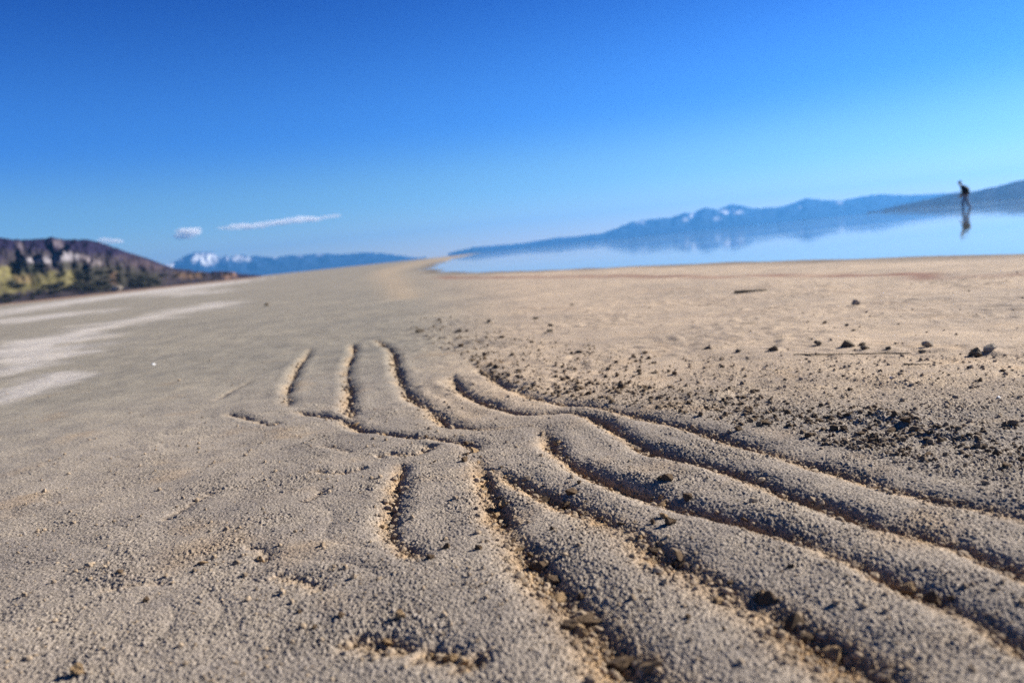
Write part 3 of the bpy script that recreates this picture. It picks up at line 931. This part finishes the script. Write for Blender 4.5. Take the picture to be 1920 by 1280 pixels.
o.location = p + Vector((0, -4, .6)); o.scale = (3.2, 2.4, 1.9)

# ------------------------------------------------------------------ countless small crumbs of sand: one mesh
def build_crumbs():
    rs = np.random.default_rng(11)
    t = (1 + 5 ** .5) / 2
    ico = np.array([(-1, t, 0), (1, t, 0), (-1, -t, 0), (1, -t, 0), (0, -1, t), (0, 1, t), (0, -1, -t), (0, 1, -t), (t, 0, -1), (t, 0, 1), (-t, 0, -1), (-t, 0, 1)], float)
    ico /= np.linalg.norm(ico[0])
    F = np.array([(0,11,5),(0,5,1),(0,1,7),(0,7,10),(0,10,11),(1,5,9),(5,11,4),(11,10,2),(10,7,6),(7,1,8),(3,9,4),(3,4,2),(3,2,6),(3,6,8),(3,8,9),(4,9,5),(2,4,11),(6,2,10),(8,6,7),(9,8,1)])
    n = 317000
    r = np.exp(rs.uniform(np.log(.33), np.log(4.2), n)); th = rs.uniform(-R(50), R(50), n)
    x = r * np.sin(th); y = r * np.cos(th)
    f, mk = furrows(x, y)
    clump = sstep(.0, .5, fbm(x / .10, y / .10, 61, 3))
    dens = .014 + .075 * clump
    dens = np.maximum(dens, .42 * mk)
    dens = np.where(inpoly(x, y, ZONE_DARK), .16 + .55 * clump, dens)
    dens = np.where(inpoly(x, y, ZONE_MID), .14 + .3 * clump, dens)
    dens = np.where(inpoly(x, y, ZONE_RIGHT) & ~inpoly(x, y, ZONE_DARK), .10 + .20 * clump, dens)
    dens = dens * np.where((r > 1.7) & (th < -.10) & (mk < .2), .6, 1)
    dens = np.where(inpoly(x, y, ZONE_STRIP), (.12 + .50 * clump) * sstep(4.1, 2.2, r), dens)
    free = ~(inpoly(x, y, ZONE_DARK) | inpoly(x, y, ZONE_MID) | inpoly(x, y, ZONE_RIGHT))
    dens = dens * np.where(free & (r > 1.7) & (mk < .2), np.where(th > -.12, .6, .35), 1)
    keep = rs.random(n) < dens
    x, y, r, mk, th = x[keep], y[keep], r[keep], mk[keep], th[keep]
    n = len(x)
    z, _, _ = ground(x, y)
    s = np.clip(rs.gamma(2.2, .00062, n), .0007, .0048) * np.clip(.62 + .30 * r, .70, 1.15)
    s *= np.where(mk > .3, 1.35, 1) * np.where(inpoly(x, y, ZONE_DARK), 1.35, 1) * np.where(inpoly(x, y, ZONE_STRIP), 1.5, 1)
    V = ico[None] * (1 + rs.uniform(-.28, .28, (n, 12, 1)))
    V = V * s[:, None, None] * np.stack([np.ones(n), rs.uniform(.7, 1, n), rs.uniform(.6, 1, n)], 1)[:, None, :]
    a = rs.uniform(0, 6.28, n); ca, sa = np.cos(a)[:, None], np.sin(a)[:, None]
    X = V[:, :, 0] * ca - V[:, :, 1] * sa + x[:, None]; Y = V[:, :, 0] * sa + V[:, :, 1] * ca + y[:, None]
    Z = V[:, :, 2] + (z + s * .45)[:, None]
    Vt = np.stack([X, Y, Z], -1).reshape(-1, 3)
    Q = (F[None] + (np.arange(n) * 12)[:, None, None]).reshape(-1, 3)
    m, nt, b = new_mat('sand_crumbs')
    at_ = N(nt, 'ShaderNodeAttribute', attribute_name='tint')
    nn = noise_node(nt, 700, 2)
    nt.links.new(mult(nt, at_.outputs['Color'], ramp(nt, nn.outputs[0], [(.3, .75), (.7, 1.2)]).outputs[0]), b.inputs['Base Color'])
    b.inputs['Roughness'].default_value = .95; b.inputs['Specular IOR Level'].default_value = .15
    o = mesh_np('sand_crumbs', Vt, Q, m, smooth=False, tris=True)
    dk = (inpoly(x, y, ZONE_DARK) | inpoly(x, y, ZONE_MID) | inpoly(x, y, ZONE_STRIP)) * .55 + rs.uniform(-.2, .3, n)
    dk = np.clip(dk + .15, 0, 1)[:, None]
    c = np.array((.35, .27, .19)) * (1 - dk) + np.array((.10, .068, .042)) * dk
    set_attr(o, 'tint', np.repeat(c, 12, 0))
    tag(o, 'loose crumbs of dried mud and sand strewn over the ripples', 'sand crumbs', kind='stuff')
    print('crumbs', n)
build_crumbs()

# ------------------------------------------------------------------ the person wading in the lake
def skin_obj(name, joints, edges, mat, root=0, sub=2, parent=None):
    me = bpy.data.meshes.new(name)
    me.from_pydata([j[0] for j in joints], edges, [])
    o = bpy.data.objects.new(name, me); COL.objects.link(o)
    sk = o.modifiers.new('skin', 'SKIN'); sk.use_smooth_shade = True
    o.modifiers.new('sub', 'SUBSURF').render_levels = sub
    o.modifiers['sub'].levels = sub
    for i, j in enumerate(joints):
        r = j[1]
        v = me.skin_vertices[0].data[i]
        v.radius = (r, r) if not isinstance(r, tuple) else r
        v.use_root = (i == root)
    dg = bpy.context.evaluated_depsgraph_get()
    ev = bpy.data.meshes.new_from_object(o.evaluated_get(dg))
    bpy.data.objects.remove(o)
    ev.name = name; ev.materials.clear(); ev.materials.append(mat)
    o = bpy.data.objects.new(name, ev); COL.objects.link(o); o.parent = parent
    return o
def plain(name, c, rough=.8):
    return rock_mat(name, tuple(v * .8 for v in c), tuple(v * 1.2 for v in c), 14, rough, .2, 60, .003)
def build_person():
    skin = plain('skin', (.42, .26, .18), .5); jk = plain('dark_jacket', (.012, .012, .015)); jn = plain('blue_jeans', (.15, .20, .29)); hr = plain('hair', (.02, .015, .012)); bt = plain('boots', (.03, .03, .03))
    a, _ = far_dir(1809, 381)
    D = 55.0
    px_, py_ = math.sin(a) * D, math.cos(a) * D
    e = bpy.data.objects.new('person', None); COL.objects.link(e)
    e.location = (px_, py_, ground_z(px_, py_)); e.rotation_euler = (0, 0, a * -1)
    tag(e, 'person in a dark jacket and blue jeans wading bent forward in the lake', 'person')
    # faces -X (left in the picture), leaning forward; z from the lake bed
    J = [((.03, 0, .95), (.15, .12)), ((0, 0, 1.12), (.13, .11)), ((-.06, 0, 1.30), (.16, .12)), ((-.12, 0, 1.44), (.12, .09)), ((-.17, 0, 1.52), .058),
         ((-.215, 0, 1.585), (.075, .07)), ((-.235, 0, 1.67), (.10, .082)), ((-.225, 0, 1.745), (.075, .065)),
         ((.03, -.10, .88), .095), ((-.10, -.11, .50), .062), ((-.09, -.11, .09), .042), ((-.24, -.12, .04), .036),
         ((.05, .10, .88), .095), ((.13, .11, .50), .062), ((.28, .11, .09), .042), ((.13, .12, .04), .036),
         ((-.10, -.19, 1.41), .065), ((-.06, -.24, 1.14), .048), ((-.20, -.20, .93), .036), ((-.26, -.18, .87), .032),
         ((-.10, .19, 1.41), .065), ((-.02, .25, 1.14), .048), ((-.14, .22, .92), .036), ((-.19, .20, .86), .032)]
    E = [(0, 1), (1, 2), (2, 3), (3, 4), (4, 5), (5, 6), (6, 7), (0, 8), (8, 9), (9, 10), (10, 11), (0, 12), (12, 13), (13, 14), (14, 15),
         (3, 16), (16, 17), (17, 18), (18, 19), (3, 20), (20, 21), (21, 22), (22, 23)]
    # nose and ears
    J += [((-.345, 0, 1.655), .014)]; E += [(6, len(J) - 1)]
    for s in (-1, 1):
        J += [((-.215, s * .095, 1.66), .016)]; E += [(6, len(J) - 1)]
    # four fingers and a thumb on each hand
    for hnd, s in ((19, -1), (23, 1)):
        h = Vector(J[hnd][0])
        for k in range(4):
            b = h + Vector((-.035 + .012 * k, s * (.012 - .004 * k), -.035 - .004 * k)); m_ = b + Vector((-.022, 0, -.030 + .003 * k)); t_ = m_ + Vector((.008, -s * .006, -.026))
            i = len(J); J += [(tuple(b), .010), (tuple(m_), .009), (tuple(t_), .008)]; E += [(hnd, i), (i, i + 1), (i + 1, i + 2)]
        i = len(J); b = h + Vector((-.03, -s * .02, .01)); t_ = b + Vector((-.03, -s * .012, -.022))
        J += [(tuple(b), .011), (tuple(t_), .009)]; E += [(hnd, i), (i, i + 1)]
    skin_obj('body', J, E, skin, 0, 2, e)
    Jj = [((.05, 0, .90), (.21, .20)), ((.06, 0, 1.06), (.24, .23)), ((.05, 0, 1.25), (.28, .25)), ((-.04, 0, 1.42), (.22, .20)), ((-.15, 0, 1.49), (.085, .08)),
          ((-.08, -.20, 1.41), .095), ((-.05, -.26, 1.15), .075), ((-.18, -.215, .97), .058), ((-.08, .20, 1.41), .095), ((-.01, .27, 1.15), .075), ((-.12, .235, .96), .058)]
    Ej = [(0, 1), (1, 2), (2, 3), (3, 4), (3, 5), (5, 6), (6, 7), (3, 8), (8, 9), (9, 10)]
    skin_obj('jacket', Jj, Ej, jk, 0, 2, e)
    Jt = [((.03, 0, .94), (.17, .15)), ((.02, -.11, .82), .115), ((-.10, -.115, .50), .088), ((-.09, -.115, .13), .075), ((.05, .11, .82), .115), ((.13, .115, .50), .088), ((.28, .115, .13), .075)]
    skin_obj('trousers', Jt, [(0, 1), (1, 2), (2, 3), (0, 4), (4, 5), (5, 6)], jn, 0, 2, e)
    for s, bx_ in ((-1, -.09), (1, .28)):
        skin_obj('boot', [((bx_, s * .115, .14), .062), ((bx_, s * .115, .055), .058), ((bx_ - .13, s * .12, .045), .050)], [(0, 1), (1, 2)], bt, 0, 2, e)
    skin_obj('hair', [((-.19, 0, 1.60), .06), ((-.185, 0, 1.69), .095), ((-.215, 0, 1.745), .085), ((-.275, 0, 1.745), .05)], [(0, 1), (1, 2), (2, 3)], hr, 0, 2, e)
    ey = plain('eye', (.05, .04, .04), .2)
    for s in (-1, 1):
        bm = bmesh.new(); bmesh.ops.create_icosphere(bm, subdivisions=2, radius=.013)
        me = bpy.data.meshes.new('eye'); bm.to_mesh(me); bm.free(); me.materials.append(ey)
        o = bpy.data.objects.new('eye', me); COL.objects.link(o); o.parent = e; o.location = (-.318, s * .034, 1.685)
build_person()

# ------------------------------------------------------------------ haze and clouds
def volume_mat(name, col, dens, aniso=0.0):
    m = bpy.data.materials.new(name); m.use_nodes = True
    nt = m.node_tree; nt.nodes.clear()
    out = N(nt, 'ShaderNodeOutputMaterial'); v = N(nt, 'ShaderNodeVolumePrincipled')
    v.inputs['Color'].default_value = (*col, 1); v.inputs['Density'].default_value = dens; v.inputs['Anisotropy'].default_value = aniso
    nt.links.new(v.outputs[0], out.inputs['Volume'])
    return m
def build_haze():
    top = 330.0
    bm = bmesh.new(); bmesh.ops.create_cube(bm, size=1)
    for v in bm.verts:
        v.co = Vector((v.co.x * 19000, v.co.y * 19000, top if v.co.z > 0 else -5.0))
    me = bpy.data.meshes.new('haze'); bm.to_mesh(me); bm.free()
    me.materials.append(volume_mat('haze', (.10, .38, .86), 1.2e-4, .35))
    o = bpy.data.objects.new('haze', me); COL.objects.link(o); tag(o, kind='stuff')
build_haze()

MCLOUD = volume_mat('cloud_vapour', (1, 1, 1), .014, .0)
def cloud(puffs, label, D=13500.0, seed=1):
    rs = random.Random(seed)
    bm = bmesh.new()
    for (x, y, rx, ry) in puffs:
        c = CAM + ray(x, y) * D
        k = D / PF
        b2 = bmesh.new(); bmesh.ops.create_icosphere(b2, subdivisions=3, radius=1)
        off = rs.uniform(0, 50)
        for v in b2.verts:
            q = v.co
            d = 1.15 + .22 * math.sin(q.x * 4 + off) * math.sin(q.y * 5 + off) + .12 * math.sin(q.z * 7 + off * 2 + q.x * 6)
            v.co = c + RI * (q.x * rx * 1.5 * k * d) + UI * (q.z * ry * .85 * k * d) + Vector((0, q.y * ry * 1.6 * k * d, 0))
        me = bpy.data.meshes.new('puff'); b2.to_mesh(me); b2.free()
        bm.from_mesh(me); bpy.data.meshes.remove(me)
    me = bpy.data.meshes.new('cloud'); bm.to_mesh(me); bm.free(); me.materials.append(MCLOUD)
    o = bpy.data.objects.new('cloud', me); COL.objects.link(o)
    tag(o, label, 'cloud')
cloud([(432,428,14,3), (455,425,16,5.5), (478,424,14,4.5), (500,420,14,4), (525,417,14,4.5), (548,414,14,5), (572,411,18,5.5), (600,409,12,2.5), (618,406,10,2.5), (630,404,6,2.6)],
      'long thin white cloud rising to the right in the blue sky', seed=2)
cloud([(352,435,13,7), (343,443,11,5), (364,432,8,5)], 'small round white cloud left of the long thin cloud', seed=3)
cloud([(207,452,13,4), (198,449,8,3)], 'faint tiny white cloud low over the brown hill', seed=4)
